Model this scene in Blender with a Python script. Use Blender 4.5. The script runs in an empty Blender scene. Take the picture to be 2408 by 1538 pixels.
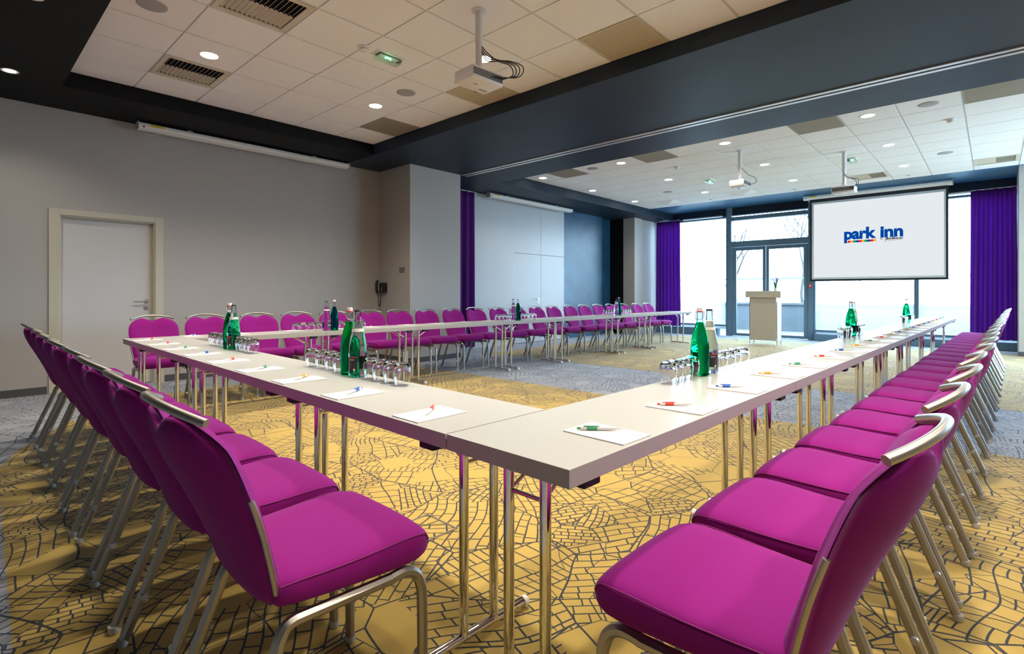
import bpy, bmesh, math, random
from mathutils import Vector, Matrix
random.seed(4)
C = bpy.context.scene.collection
SC = bpy.context.scene
PI = math.pi

# ------------------------------------------------------------------ camera
F_PX, HY, A = 1230.95, 690.85, math.radians(42.653)
ROT = math.radians(1.383)            # the table block stands slightly turned in the room
cam_d = bpy.data.cameras.new('camera'); cam = bpy.data.objects.new('camera', cam_d); C.objects.link(cam)
cam.location = (0, 0, 1.15)
cam.rotation_euler = (PI/2, 0, A)
cam_d.sensor_width = 36; cam_d.lens = F_PX*36/2408
cam_d.shift_y = -(769-HY)/2408
cam_d.clip_start = 0.02; cam_d.clip_end = 300
SC.camera = cam
SC.view_settings.view_transform = 'Standard'; SC.view_settings.look = 'None'
SC.view_settings.gamma = 1; SC.view_settings.use_curve_mapping = False
SC.view_settings.exposure = 0.72

# ------------------------------------------------------------------ daylight
W = bpy.data.worlds.new('overcast_sky'); SC.world = W; W.use_nodes = True
bg = W.node_tree.nodes['Background']
bg.inputs[0].default_value = (0.50, 0.76, 1.0, 1); bg.inputs[1].default_value = 13.5
def area(name, loc, rot, sx, sy, power, col, portal=False):
    l = bpy.data.lights.new(name, 'AREA'); l.shape = 'RECTANGLE'; l.size = sx; l.size_y = sy
    l.energy = power; l.color = col
    if portal: l.cycles.is_portal = True
    o = bpy.data.objects.new(name, l); C.objects.link(o); o.location = loc; o.rotation_euler = rot
    return o
area('window_portal', (-3.2, 15.0, 1.7), (-PI/2, 0, 0), 7.6, 3.2, 1, (1,1,1), True)
area('side_window_portal', (4.3, 11.2, 1.45), (0, PI/2, 0), 2.6, 3.4, 1, (1,1,1), True)

# ------------------------------------------------------------------ helpers
def tag(o, label=None, cat=None, group=None, kind=None):
    if label: o['label'] = label
    if cat: o['category'] = cat
    if group: o['group'] = group
    if kind: o['kind'] = kind
    return o
def obj(name, bm, mats, parent=None, smooth=False):
    me = bpy.data.meshes.new(name)
    bmesh.ops.recalc_face_normals(bm, faces=bm.faces)
    bm.to_mesh(me); bm.free()
    if not isinstance(mats, (list, tuple)): mats = [mats]
    for m in mats: me.materials.append(m)
    if smooth:
        me.shade_smooth()
        if smooth != 'all':
            me.set_sharp_from_angle(angle=math.radians(smooth if smooth > 1 else 40))
    o = bpy.data.objects.new(name, me); C.objects.link(o)
    if parent: o.parent = parent
    return o
def empty(name, loc=(0,0,0), rz=0):
    o = bpy.data.objects.new(name, None); C.objects.link(o); o.empty_display_size = .1
    o.location = loc; o.rotation_euler = (0,0,rz)
    return o
def children_of(o, kids): return kids.get(o, [])
def copy_tree(o, parent=None):
    c = o.copy(); C.objects.link(c); c.parent = parent
    for ch in list(o.children):
        copy_tree(ch, c)
    return c
def B(): return bmesh.new()
def box(bm, x0, x1, y0, y1, z0, z1, mi=0, bev=0):
    vs = [bm.verts.new((x,y,z)) for z in (z0,z1) for y in (y0,y1) for x in (x0,x1)]
    fs = [(0,2,3,1),(4,5,7,6),(0,1,5,4),(2,6,7,3),(0,4,6,2),(1,3,7,5)]
    out = []
    for f in fs:
        fc = bm.faces.new([vs[i] for i in f]); fc.material_index = mi; out.append(fc)
    if bev:
        es = list({e for f in out for e in f.edges})
        r = bmesh.ops.bevel(bm, geom=es, offset=bev, segments=2, profile=.5, affect='EDGES')
        for f in r['faces']: f.material_index = mi
    return bm
def quad(bm, pts, mi=0):
    f = bm.faces.new([bm.verts.new(p) for p in pts]); f.material_index = mi; return f
def tube(bm, pts, r, n=10, mi=0, cap=True, sx=1.0):
    pts = [Vector(p) for p in pts]; rings = []
    rr = r if isinstance(r, (list, tuple)) else [r]*len(pts)
    up = None
    for i, p in enumerate(pts):
        if i == 0: t = pts[1]-pts[0]
        elif i == len(pts)-1: t = pts[-1]-pts[-2]
        else: t = (pts[i+1]-pts[i]).normalized()+(pts[i]-pts[i-1]).normalized()
        t.normalize()
        if up is None:
            up = Vector((0,0,1)) if abs(t.z) < .9 else Vector((1,0,0))
        a = t.cross(up).normalized(); b = a.cross(t).normalized(); up = b
        rings.append([bm.verts.new(p + (a*math.cos(2*PI*(k+.5)/n)*sx + b*math.sin(2*PI*(k+.5)/n))*rr[i]) for k in range(n)])
    for i in range(len(rings)-1):
        for k in range(n):
            f = bm.faces.new([rings[i][k], rings[i][(k+1)%n], rings[i+1][(k+1)%n], rings[i+1][k]]); f.material_index = mi
    if cap:
        for q in (rings[0][::-1], rings[-1]):
            f = bm.faces.new(q); f.material_index = mi
    return bm
def lathe(bm, prof, n=24, cx=0, cy=0, mi=0, close=False):
    rings = []
    for r, z in prof:
        if r < 1e-5: rings.append([bm.verts.new((cx,cy,z))])
        else: rings.append([bm.verts.new((cx+r*math.cos(2*PI*k/n), cy+r*math.sin(2*PI*k/n), z)) for k in range(n)])
    pr = list(zip(rings[:-1], rings[1:]))
    if close: pr.append((rings[-1], rings[0]))
    for a, b in pr:
        for k in range(n):
            k2 = (k+1) % n
            if len(a) == 1 and len(b) == 1: continue
            if len(a) == 1: f = bm.faces.new([a[0], b[k2], b[k]])
            elif len(b) == 1: f = bm.faces.new([a[k], a[k2], b[0]])
            else: f = bm.faces.new([a[k], a[k2], b[k2], b[k]])
            f.material_index = mi
    return bm
def smooth_path(ctrl, sub=5):
    out = []; P = [Vector(p) for p in ctrl]; n = len(P)
    for i in range(n-1):
        p0 = P[max(i-1,0)]; p1 = P[i]; p2 = P[i+1]; p3 = P[min(i+2,n-1)]
        for s in range(sub):
            t = s/sub
            out.append(.5*((2*p1)+(p2-p0)*t+(2*p0-5*p1+4*p2-p3)*t*t+(3*p1-p0-3*p2+p3)*t**3))
    out.append(P[-1]); return out
def t2w(x, y):
    c, s = math.cos(ROT), math.sin(ROT); return (x*c+y*s, -x*s+y*c)
def put(o, tx, ty, z=0, rz=0):
    X, Y = t2w(tx, ty); o.location = (X, Y, z); o.rotation_euler = (0,0,rz-ROT); return o
def text_bm(s, size, extrude=.0, offset=0, shear=0, align='LEFT', spacing=1.0):
    cu = bpy.data.curves.new('t', 'FONT'); cu.body = s; cu.size = size; cu.extrude = extrude
    cu.offset = offset; cu.shear = shear; cu.align_x = align; cu.space_character = spacing
    cu.resolution_u = 3
    o = bpy.data.objects.new('t', cu); C.objects.link(o)
    dg = bpy.context.evaluated_depsgraph_get(); dg.update()
    me = bpy.data.meshes.new_from_object(o.evaluated_get(dg))
    bm = bmesh.new(); bm.from_mesh(me)
    bpy.data.objects.remove(o); bpy.data.curves.remove(cu); bpy.data.meshes.remove(me)
    return bm
def xf(bm, M): bmesh.ops.transform(bm, matrix=M, verts=bm.verts); return bm
def merge(dst, src, mi=0):
    me = bpy.data.meshes.new('m'); 
    for f in src.faces: f.material_index = mi
    src.to_mesh(me); src.free(); dst.from_mesh(me); bpy.data.meshes.remove(me); return dst
ORD = ['first','second','third','fourth','fifth','sixth','seventh','eighth','ninth','tenth','eleventh','twelfth',
       'thirteenth','fourteenth','fifteenth','sixteenth','seventeenth','eighteenth','nineteenth','twentieth','twenty-first']

# ------------------------------------------------------------------ materials
def lin(r, g, b):
    f = lambda c: (c/255/12.92 if c/255 <= .04045 else ((c/255+.055)/1.055)**2.4)
    return (f(r), f(g), f(b), 1)
def mat(name, col, rough=.5, metal=0, spec=.5, sheen=0, bump=None, coat=0):
    m = bpy.data.materials.new(name); m.use_nodes = True
    p = m.node_tree.nodes['Principled BSDF']
    p.inputs['Base Color'].default_value = col; p.inputs['Roughness'].default_value = rough
    p.inputs['Metallic'].default_value = metal; p.inputs['Specular IOR Level'].default_value = spec
    if sheen:
        p.inputs['Sheen Weight'].default_value = sheen; p.inputs['Sheen Roughness'].default_value = .4
        p.inputs['Sheen Tint'].default_value = (.45,.5,1,1)
    if coat: p.inputs['Coat Weight'].default_value = coat
    if bump:
        sc, st, dist = bump
        nt = m.node_tree; n = nt.nodes.new('ShaderNodeTexNoise'); n.inputs['Scale'].default_value = sc
        n.inputs['Detail'].default_value = 2
        tc = nt.nodes.new('ShaderNodeTexCoord'); nt.links.new(tc.outputs['Object'], n.inputs['Vector'])
        b = nt.nodes.new('ShaderNodeBump'); b.inputs['Strength'].default_value = st; b.inputs['Distance'].default_value = dist
        nt.links.new(n.outputs['Fac'], b.inputs['Height']); nt.links.new(b.outputs['Normal'], p.inputs['Normal'])
    return m
def vary(m, sc, a, b):
    """mottle a material between two colours with a noise"""
    nt = m.node_tree; p = nt.nodes['Principled BSDF']
    n = nt.nodes.new('ShaderNodeTexNoise'); n.inputs['Scale'].default_value = sc; n.inputs['Detail'].default_value = 4
    tc = nt.nodes.new('ShaderNodeTexCoord'); nt.links.new(tc.outputs['Object'], n.inputs['Vector'])
    r = nt.nodes.new('ShaderNodeValToRGB'); r.color_ramp.elements[0].position = .35; r.color_ramp.elements[1].position = .65
    r.color_ramp.elements[0].color = a; r.color_ramp.elements[1].color = b
    nt.links.new(n.outputs['Fac'], r.inputs['Fac']); nt.links.new(r.outputs['Color'], p.inputs['Base Color'])
    return m
def emis(name, col, s):
    m = bpy.data.materials.new(name); m.use_nodes = True; nt = m.node_tree; nt.nodes.clear()
    e = nt.nodes.new('ShaderNodeEmission'); e.inputs[0].default_value = col; e.inputs[1].default_value = s
    o = nt.nodes.new('ShaderNodeOutputMaterial'); nt.links.new(e.outputs[0], o.inputs[0]); return m
def glass(name, col=(1,1,1,1), ior=1.45, rough=0):
    m = bpy.data.materials.new(name); m.use_nodes = True; nt = m.node_tree; nt.nodes.clear()
    e = nt.nodes.new('ShaderNodeBsdfGlass'); e.inputs['Color'].default_value = col; e.inputs['IOR'].default_value = ior
    e.inputs['Roughness'].default_value = rough
    o = nt.nodes.new('ShaderNodeOutputMaterial'); nt.links.new(e.outputs[0], o.inputs[0]); return m
def pane_mat(name, tint=(1,1,1,1)):
    m = bpy.data.materials.new(name); m.use_nodes = True; nt = m.node_tree; nt.nodes.clear()
    t = nt.nodes.new('ShaderNodeBsdfTransparent'); t.inputs[0].default_value = tint
    g = nt.nodes.new('ShaderNodeBsdfGlossy'); g.inputs['Roughness'].default_value = .02
    f = nt.nodes.new('ShaderNodeFresnel'); f.inputs[0].default_value = 1.3
    x = nt.nodes.new('ShaderNodeMixShader'); nt.links.new(f.outputs[0], x.inputs[0])
    nt.links.new(t.outputs[0], x.inputs[1]); nt.links.new(g.outputs[0], x.inputs[2])
    o = nt.nodes.new('ShaderNodeOutputMaterial'); nt.links.new(x.outputs[0], o.inputs[0]); return m
def sheer_mat(name):
    m = bpy.data.materials.new(name); m.use_nodes = True; nt = m.node_tree; nt.nodes.clear()
    t = nt.nodes.new('ShaderNodeBsdfTransparent')
    d = nt.nodes.new('ShaderNodeBsdfTranslucent'); d.inputs[0].default_value = (.95,.97,1,1)
    x = nt.nodes.new('ShaderNodeMixShader'); x.inputs[0].default_value = .25
    nt.links.new(t.outputs[0], x.inputs[1]); nt.links.new(d.outputs[0], x.inputs[2])
    o = nt.nodes.new('ShaderNodeOutputMaterial'); nt.links.new(x.outputs[0], o.inputs[0]); return m

def carpet(name, base, base2, line):
    m = bpy.data.materials.new(name); m.use_nodes = True; nt = m.node_tree; N = nt.nodes; L = nt.links
    p = N['Principled BSDF']; p.inputs['Roughness'].default_value = .9; p.inputs['Specular IOR Level'].default_value = .25
    p.inputs['Sheen Weight'].default_value = .20; p.inputs['Sheen Roughness'].default_value = .32; p.inputs['Sheen Tint'].default_value = (1,1,1,1)
    geo = N.new('ShaderNodeTexCoord')
    warp = N.new('ShaderNodeTexNoise'); warp.inputs['Scale'].default_value = 1.6; warp.inputs['Detail'].default_value = 1
    L.new(geo.outputs['Object'], warp.inputs['Vector'])
    wm = N.new('ShaderNodeVectorMath'); wm.operation = 'MULTIPLY_ADD'
    wm.inputs[1].default_value = (.20,.20,0); L.new(warp.outputs['Color'], wm.inputs[0]); L.new(geo.outputs['Object'], wm.inputs[2])
    def math_(op, a, b=None, c=None):
        n = N.new('ShaderNodeMath'); n.operation = op
        for i, v in enumerate((a, b, c)):
            if v is None: continue
            if isinstance(v, (int, float)): n.inputs[i].default_value = v
            else: L.new(v, n.inputs[i])
        return n.outputs[0]
    def vor(scale, feat, src):
        v = N.new('ShaderNodeTexVoronoi'); v.voronoi_dimensions = '2D'; v.feature = feat; v.inputs['Scale'].default_value = scale
        v.inputs['Randomness'].default_value = .95
        L.new(src, v.inputs['Vector']); return v
    # districts: big cells outlined by streets
    S1 = 1.9
    e1 = vor(S1, 'DISTANCE_TO_EDGE', wm.outputs[0]); c1 = vor(S1, 'F1', wm.outputs[0])
    l1 = math_('LESS_THAN', e1.outputs['Distance'], .0042*S1)
    sep = N.new('ShaderNodeSeparateColor'); L.new(c1.outputs['Color'], sep.inputs[0])
    def rot(src, a):
        vr = N.new('ShaderNodeVectorRotate'); vr.rotation_type = 'Z_AXIS'
        L.new(src, vr.inputs['Vector']); L.new(a, vr.inputs['Angle']); return vr.outputs[0]
    def brick(bw, rh, mort, vec, off=.37, fr=2):
        b = N.new('ShaderNodeTexBrick'); b.inputs['Scale'].default_value = 1
        b.inputs['Brick Width'].default_value = bw; b.inputs['Row Height'].default_value = rh
        b.inputs['Mortar Size'].default_value = mort; b.inputs['Mortar Smooth'].default_value = 0
        b.offset = off; b.offset_frequency = fr; b.squash = .55; b.squash_frequency = 3
        L.new(vec, b.inputs['Vector']); return b.outputs['Fac']
    # inside each district, blocks set at the district's own angle
    v1 = rot(wm.outputs[0], math_('MULTIPLY', sep.outputs[0], 6.283))
    b1 = brick(.125, .052, .0036, v1); b2 = brick(.078, .100, .0036, v1, .45, 1)
    sel = math_('GREATER_THAN', sep.outputs[1], .5)
    bm_ = math_('ADD', math_('MULTIPLY', b1, sel), math_('MULTIPLY', b2, math_('SUBTRACT', 1.0, sel)))
    # second, finer layer of districts drops in small courts and stairs
    S2 = 4.6
    c2 = vor(S2, 'F1', wm.outputs[0]); sep2 = N.new('ShaderNodeSeparateColor'); L.new(c2.outputs['Color'], sep2.inputs[0])
    e2 = vor(S2, 'DISTANCE_TO_EDGE', wm.outputs[0])
    l2 = math_('LESS_THAN', e2.outputs['Distance'], .0036*S2)
    v2 = rot(wm.outputs[0], math_('MULTIPLY', sep2.outputs[0], 6.283))
    b3 = brick(.070, .034, .0036, v2, .5, 2)
    fine = math_('GREATER_THAN', sep2.outputs[1], .80); bare = math_('LESS_THAN', sep2.outputs[1], .13)
    blocks = math_('MAXIMUM', math_('MULTIPLY', bm_, math_('SUBTRACT', 1.0, math_('MAXIMUM', fine, bare))), math_('MULTIPLY', b3, fine))
    l2 = math_('MULTIPLY', l2, math_('GREATER_THAN', sep2.outputs[2], .45))
    tot = math_('MAXIMUM', l1, math_('MAXIMUM', blocks, l2))
    tot = math_('MULTIPLY', tot, .97)
    pile = N.new('ShaderNodeTexNoise'); pile.inputs['Scale'].default_value = 260; pile.inputs['Detail'].default_value = 1
    L.new(geo.outputs['Object'], pile.inputs['Vector'])
    mb = N.new('ShaderNodeMix'); mb.data_type = 'RGBA'; L.new(pile.outputs['Fac'], mb.inputs[0])
    mb.inputs[6].default_value = base; mb.inputs[7].default_value = base2
    ml = N.new('ShaderNodeMix'); ml.data_type = 'RGBA'; L.new(tot, ml.inputs[0])
    L.new(mb.outputs[2], ml.inputs[6]); ml.inputs[7].default_value = line
    L.new(ml.outputs[2], p.inputs['Base Color'])
    bp = N.new('ShaderNodeBump'); bp.inputs['Strength'].default_value = .25; bp.inputs['Distance'].default_value = .003
    L.new(pile.outputs['Fac'], bp.inputs['Height']); L.new(bp.outputs['Normal'], p.inputs['Normal'])
    return m

M = {}
M['carpet_y'] = carpet('yellow_carpet', (.52,.37,.10,1), (.42,.295,.072,1), (.030,.036,.048,1))
M['carpet_g'] = carpet('grey_carpet', (.40,.42,.47,1), (.31,.33,.37,1), (.04,.055,.085,1))
M['wall'] = vary(mat('grey_wallcover', (.34,.325,.31,1), .8, bump=(180,.15,.002)), 60, (.43,.41,.39,1), (.46,.44,.42,1))
M['white_wall'] = mat('white_laminate', (.50,.52,.54,1), .35, spec=.4)
M['column'] = mat('beige_column', (.45,.42,.38,1), .7)
M['navy'] = vary(mat('navy_paint', (.02,.035,.06,1), .5, spec=.35), 1.2, (.008,.017,.032,1), (.012,.025,.045,1))
M['blue_wall'] = vary(mat('gloss_blue_paint', (.02,.08,.15,1), .35, spec=.5), 2.2, (.012,.055,.11,1), (.02,.085,.16,1))
M['black'] = mat('black_bulkhead_paint', (.0035,.003,.003,1), .6, spec=.2)
M['tile'] = mat('ceiling_tile_white', (.86,.85,.83,1), .9, spec=.1, bump=(300,.1,.001))
M['tbar'] = mat('grid_bar_white', (.62,.61,.58,1), .5)
M['alu'] = mat('aluminium_track', (.75,.75,.76,1), .35, .6)
M['skirt'] = mat('dark_skirting', (.075,.075,.08,1), .6)
M['cream'] = mat('cream_frame', (.56,.53,.43,1), .45)
M['door'] = mat('door_leaf_white', (.60,.60,.60,1), .4)
M['wframe'] = mat('glare_blue_window_frame', (.12,.21,.29,1), .4)  # dark frames, lifted to blue: window glare put into the base colour
M['steel'] = mat('brushed_steel', (.5,.49,.47,1), .3, 1)
M['chrome'] = mat('chrome', (.78,.77,.76,1), .06, 1)
M['satin'] = mat('satin_champagne_metal', (.43,.415,.385,1), .42, 1)
M['fabric'] = mat('magenta_wool', (.245,.008,.19,1), .85, spec=.15, sheen=.14, bump=(700,.2,.001))
M['piping'] = mat('magenta_piping', (.24,.01,.16,1), .8, sheen=.2)
M['top'] = mat('table_laminate', (.485,.50,.49,1), .28, spec=.45)
M['edge'] = mat('table_edge', (.42,.41,.40,1), .6, spec=.2)
M['rubber'] = mat('black_rubber', (.015,.015,.015,1), .6)
M['glide'] = mat('clear_plastic_glide', (.55,.57,.58,1), .15)
M['tumbler'] = glass('tumbler_glass', (1,1,1,1), 1.45)
M['clear_bottle'] = glass('clear_bottle_glass', (.90,.97,.96,1), 1.20)
M['green_bottle'] = glass('green_bottle_glass', (.05,.66,.37,1), 1.34)
M['neck'] = pane_mat('bottle_neck_glass', (.88,.92,.94,1))
M['red'] = mat('red_plastic', (.75,.05,.03,1), .35)
M['green'] = mat('green_plastic', (.05,.33,.15,1), .35)
M['blue'] = mat('blue_plastic', (.01,.12,.55,1), .35)
M['yellow'] = mat('yellow_plastic', (.85,.42,.02,1), .35)
M['white_pl'] = mat('white_plastic', (.78,.76,.74,1), .35)
M['paper'] = mat('paper', (.70,.69,.69,1), .8, spec=.1)
M['ink'] = mat('grey_ink', (.35,.35,.38,1), .8)
M['label'] = mat('black_label', (.012,.012,.012,1), .5)
M['label_w'] = mat('label_white_ink', (.8,.8,.75,1), .5)
M['curtain'] = mat('purple_velvet', (.18,.038,.31,1), .8, spec=.15)
M['sheer'] = sheer_mat('sheer_blind')
M['pane'] = pane_mat('window_glass')
M['screen_w'] = emis('projected_white', (.88,.93,.97,1), .54)
M['screen_border'] = mat('screen_border_grey', (.55,.58,.60,1), .8)
M['screen_black'] = mat('screen_black_border', (.015,.018,.025,1), .8)
M['logo_blue'] = emis('projected_blue', (.0,.07,.40,1), .55)
M['lg_red'] = emis('projected_red', (.85,.015,.02,1), .6)
M['lg_yel'] = emis('projected_yellow', (.9,.42,.04,1), .6)
M['lg_grn'] = emis('projected_green', (.0,.30,.16,1), .6)
M['lg_blk'] = emis('projected_black', (.01,.01,.012,1), 1)
M['lamp_warm'] = emis('downlight_warm', (1,.86,.62,1), 14)
M['lamp_cool'] = emis('downlight_neutral', (1,.95,.86,1), 10)
M['vent_beige'] = mat('perforated_beige', (.58,.50,.34,1), .7)
M['vent_grey'] = mat('perforated_taupe', (.34,.30,.23,1), .7)
M['vent_cream'] = mat('vent_cream', (.62,.57,.45,1), .5)
M['hole'] = mat('vent_dark', (.01,.01,.01,1), .9)
M['speaker'] = mat('speaker_grille', (.38,.37,.36,1), .6)
M['em_body'] = pane_mat('emergency_diffuser', (.86,.93,.88,1))
M['em_glow'] = emis('green_led', (.35,1,.55,1), 1.6)
M['proj'] = mat('projector_white', (.72,.71,.70,1), .4)
M['proj_g'] = mat('projector_grey', (.16,.16,.16,1), .6)
M['cable'] = mat('black_cable', (.012,.012,.012,1), .5)
M['lectern'] = mat('lectern_cream', (.52,.48,.40,1), .45)
M['sticker'] = mat('yellow_sticker', (.65,.48,.02,1), .5)
M['concrete'] = vary(mat('pale_concrete', (.55,.58,.6,1), .9), 2.0, (.085,.10,.11,1), (.10,.115,.125,1))
M['terrace'] = mat('terrace_paving', (.085,.09,.09,1), .9)
M['bark'] = mat('bark', (.04,.04,.04,1), .9)
M['lavender'] = mat('purple_stem', (.10,.05,.28,1), .7)
M['leaf'] = mat('green_leaf', (.06,.22,.10,1), .6)

# ------------------------------------------------------------------ room shell
ZB, ZN, ZF = 3.30, 3.465, 3.50
XR, YB, YW = 4.0, -5.5, 14.75
bm = B()
quad(bm, [(-8.3,YB,0),(XR,YB,0),(XR,YW+.1,0),(-8.3,YW+.1,0)], 1)
quad(bm, [(XR-.8,.15,.001),(XR-.8,5.1,.001),(-7.03,5.1,.001),(-7.03,1.7,.001),(-6.07,.74,.001),(-5.3,.38,.001),(-4.8,.24,.001),(-2.3,.15,.001)], 0)
quad(bm, [(XR-.8,7.12,.001),(XR-.8,13.6,.001),(-7.2,13.6,.001),(-7.2,7.12,.001)], 0)
tag(obj('floor', bm, [M['carpet_y'], M['carpet_g']]), kind='structure')
# ceiling: dark bulkheads around two tiled recesses
NX0, NX1, NY0, NY1 = -7.08, 3.0, .83, 4.51
FX0, FX1, FY0, FY1 = -7.02, 3.2, 7.3, 13.25
bm = B()
H2 = 3.8
for x0,x1,y0,y1,mi in [(-8.4,XR+.2,YB-.2,NY0,0),(-8.4,NX0,NY0,NY1,0),(NX1,XR+.2,NY0,NY1,0),(-8.4,XR+.2,NY1,FY0,1),
                       (-8.4,FX0,FY0,YW,1),(FX1,XR+.2,FY0,YW,1)]:
    box(bm, x0,x1,y0,y1,ZB,H2,mi)
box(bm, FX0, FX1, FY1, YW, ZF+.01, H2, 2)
box(bm, NX0, NX1, NY0, NY1, ZN+.02, H2, 0)
box(bm, FX0, FX1, FY0, FY1, ZF+.02, H2, 1)
tag(obj('ceiling', bm, [M['black'], M['navy'], mat('soffit_daylit_navy', (.03,.125,.23,1), .45)]), kind='structure')  # soffit: brighter copy of the bulkhead navy, daylight glow put into its colour
def tiled(x0, x1, y0, y1, z, xs, ys, skip):
    """individual lay-in tiles on white T-bars"""
    bt, bb = B(), B()
    xs = [x0]+[v for v in xs if x0+.03 < v < x1-.03]+[x1]; ys = [y0]+[v for v in ys if y0+.03 < v < y1-.03]+[y1]
    for i in range(len(xs)-1):
        for j in range(len(ys)-1):
            cx, cy = (xs[i]+xs[i+1])/2, (ys[j]+ys[j+1])/2
            if any(abs(cx-sx) < .2 and abs(cy-sy) < .2 for sx, sy in skip): continue
            g = .0115
            box(bt, xs[i]+g, xs[i+1]-g, ys[j]+g*.6, ys[j+1]-g*.6, z-.004, z+.012)
    for v in xs[1:-1]: box(bb, v-.012, v+.012, y0, y1, z+.002, z+.015)
    for v in ys[1:-1]: box(bb, x0, x1, v-.012, v+.012, z+.004, z+.015)
    a = tag(obj('ceiling_tiles', bt, M['tile']), kind='structure')
    b = tag(obj('ceiling_grid', bb, M['tbar']), kind='structure')
PN = .6145
nxs = [-6.485+PN*k for k in range(16)]; nys = [1.4375+PN*k for k in range(5)]
fxs = [-.9075-.6135*k for k in range(10)][::-1]+[-.285, .33, .945, 1.56, 2.17, 2.78]
fys = [7.945+.6115*k for k in range(9)]
near_skip = [(-6.18,1.745),(-4.34,1.745),(-2.49,4.2),(-4.34,4.2),(-6.18,4.2),(-.65,4.2)]
far_skip = [(-6.08,8.25),(-4.31,8.25),(-1.83,8.25),(.02,8.25),(-1.83,12.5),(.02,12.5),(-6.08,12.5),(-4.31,12.5)]
def snap(p, xs, ys):
    cx = min([(a+b)/2 for a,b in zip(xs[:-1],xs[1:])], key=lambda v: abs(v-p[0]))
    cy = min([(a+b)/2 for a,b in zip(ys[:-1],ys[1:])], key=lambda v: abs(v-p[1])); return (cx, cy)
nX = [NX0]+nxs+[NX1]; nY = [NY0]+nys+[NY1]; fX = [FX0]+fxs+[FX1]; fY = [FY0]+fys+[FY1]
near_skip = [snap(p, nX, nY) for p in near_skip]; far_skip = [snap(p, fX, fY) for p in far_skip]
tiled(NX0, NX1, NY0, NY1, ZN, nxs, nys, near_skip)
tiled(FX0, FX1, FY0, FY1, ZF, fxs, fys, far_skip)

# walls
def wallbox(name, x0,x1,y0,y1,z0,z1,m):
    bm = B(); box(bm,x0,x1,y0,y1,z0,z1); return tag(obj(name, bm, m), kind='structure')
DY0, DY1, DZ = .905, 1.86, 2.075
bm = B()
box(bm,-8.3,-8.0,YB,DY0,0,ZB); box(bm,-8.3,-8.0,DY1,5.22,0,ZB); box(bm,-8.3,-8.0,DY0,DY1,DZ,ZB); box(bm,-8.3,-8.12,DY0,DY1,0,DZ)
tag(obj('wall_left', bm, M['wall']), kind='structure')
wallbox('wall_left.001', -8.3, -7.10, 5.22, 6.33, 0, ZB, M['wall'])          # pier
wallbox('wall_left.002', -8.3, -8.08, 6.33, 10.72, 0, ZB, M['white_wall'])
wallbox('wall_left.003', -8.3, -8.12, 10.72, 12.55, 0, ZB, M['blue_wall'])
wallbox('wall_left.004', -8.4, -8.26, 12.55, 13.2, 0, ZB, M['blue_wall'])
bm = B(); box(bm,-8.4,-7.82,13.2,13.62,0,ZB,1); box(bm,-7.82,-7.46,13.2,13.62,0,ZB,0)
tag(obj('wall_left.005', bm, [M['column'], M['black']]), kind='structure')
wallbox('wall_left.006', -8.4, -7.53, 13.62, YW, 0, ZB, M['wall'])
wallbox('wall_back', -8.3, XR, YB-.15, YB, 0, ZB, M['column'])
bm = B(); box(bm, XR, XR+.2, YB, 9.6, 0, ZB); box(bm, XR, XR+.2, 12.8, YW, 0, ZB); box(bm, XR, XR+.2, 9.6, 12.8, 0, .25); box(bm, XR, XR+.2, 9.6, 12.8, 2.6, ZB)
tag(obj('wall_right', bm, M['wall']), kind='structure')
wallbox('wall_right.001', .335, 1.0, 13.40, YW, 0, ZF+.3, M['column'])
# skirting
bm = B(); box(bm,-8.0,-7.985,YB,.80,0,.085); box(bm,-8.0,-7.985,1.965,5.22,0,.085); box(bm,-7.985,-7.10,5.205,5.22,0,.085); box(bm,-7.10,-7.085,5.205,6.33,0,.085)
tag(obj('baseboard_left', bm, M['skirt']), kind='structure')
bm = B(); box(bm,.32,1.0,13.385,13.40,0,.085)
tag(obj('baseboard_right', bm, M['skirt']), kind='structure')
# partition track on the bulkhead
bm = B()
box(bm,-7.09,XR,6.33,6.385,ZB-.012,ZB+.002,0); box(bm,-7.09,XR,6.43,6.485,ZB-.012,ZB+.002,0); box(bm,-7.09,XR,6.385,6.43,ZB-.004,ZB+.002,1)
tag(obj('trim_1', bm, [M['alu'], M['hole']]), kind='structure')

# ---- door in the left wall
d = empty('door_1', (-8.0,1.38,0)); tag(d, kind='structure')
def P(x,y,z,ox=-8.0,oy=1.38): return (x-ox,y-oy,z)
bm = B()
for y0,y1,z0,z1 in [(.815,.91,0,2.14),(1.855,1.945,0,2.14),(.9105,1.8545,2.07,2.14)]:
    box(bm, 0,.018,y0-1.38,y1-1.38,z0,z1,bev=.003)
for y0,y1,z0,z1 in [(.90,.925,0,2.075),(1.84,1.86,0,2.075),(.9255,1.8395,2.055,2.074)]:
    box(bm,-.115,.0,y0-1.38,y1-1.38,z0,z1)
for y0,y1,z0,z1 in [(.9255,.94,0,2.0545),(1.825,1.8395,0,2.0545),(.9405,1.8245,2.04,2.0545)]:
    box(bm,-.115,-.055,y0-1.38,y1-1.38,z0,z1)
obj('door_frame', bm, M['cream'], d)
bm = B(); box(bm,-.10,-.062,.942-1.38,1.823-1.38,.008,2.038,bev=.002)
leaf = obj('door_leaf', bm, M['door'], d)
def lever(parent, y, z, dirn, x=0.0):
    bm = B()
    tube(bm,[(x,y,z),(x+.008,y,z)],.026,20)
    tube(bm,smooth_path([(x,y,z),(x+.045,y,z),(x+.058,y+dirn*.012,z),(x+.06,y+dirn*.04,z),(x+.06,y+dirn*.135,z)],4),.0095,10)
    h = obj('door_handle', bm, M['steel'], parent, 50)
    bm = B(); tube(bm,[(x,y,z-.085),(x+.009,y,z-.085)],.026,20); box(bm,x+.009,x+.013,y-.004,y+.004,z-.1,z-.075)
    obj('lock_escutcheon', bm, M['steel'], parent, 50)
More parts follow.
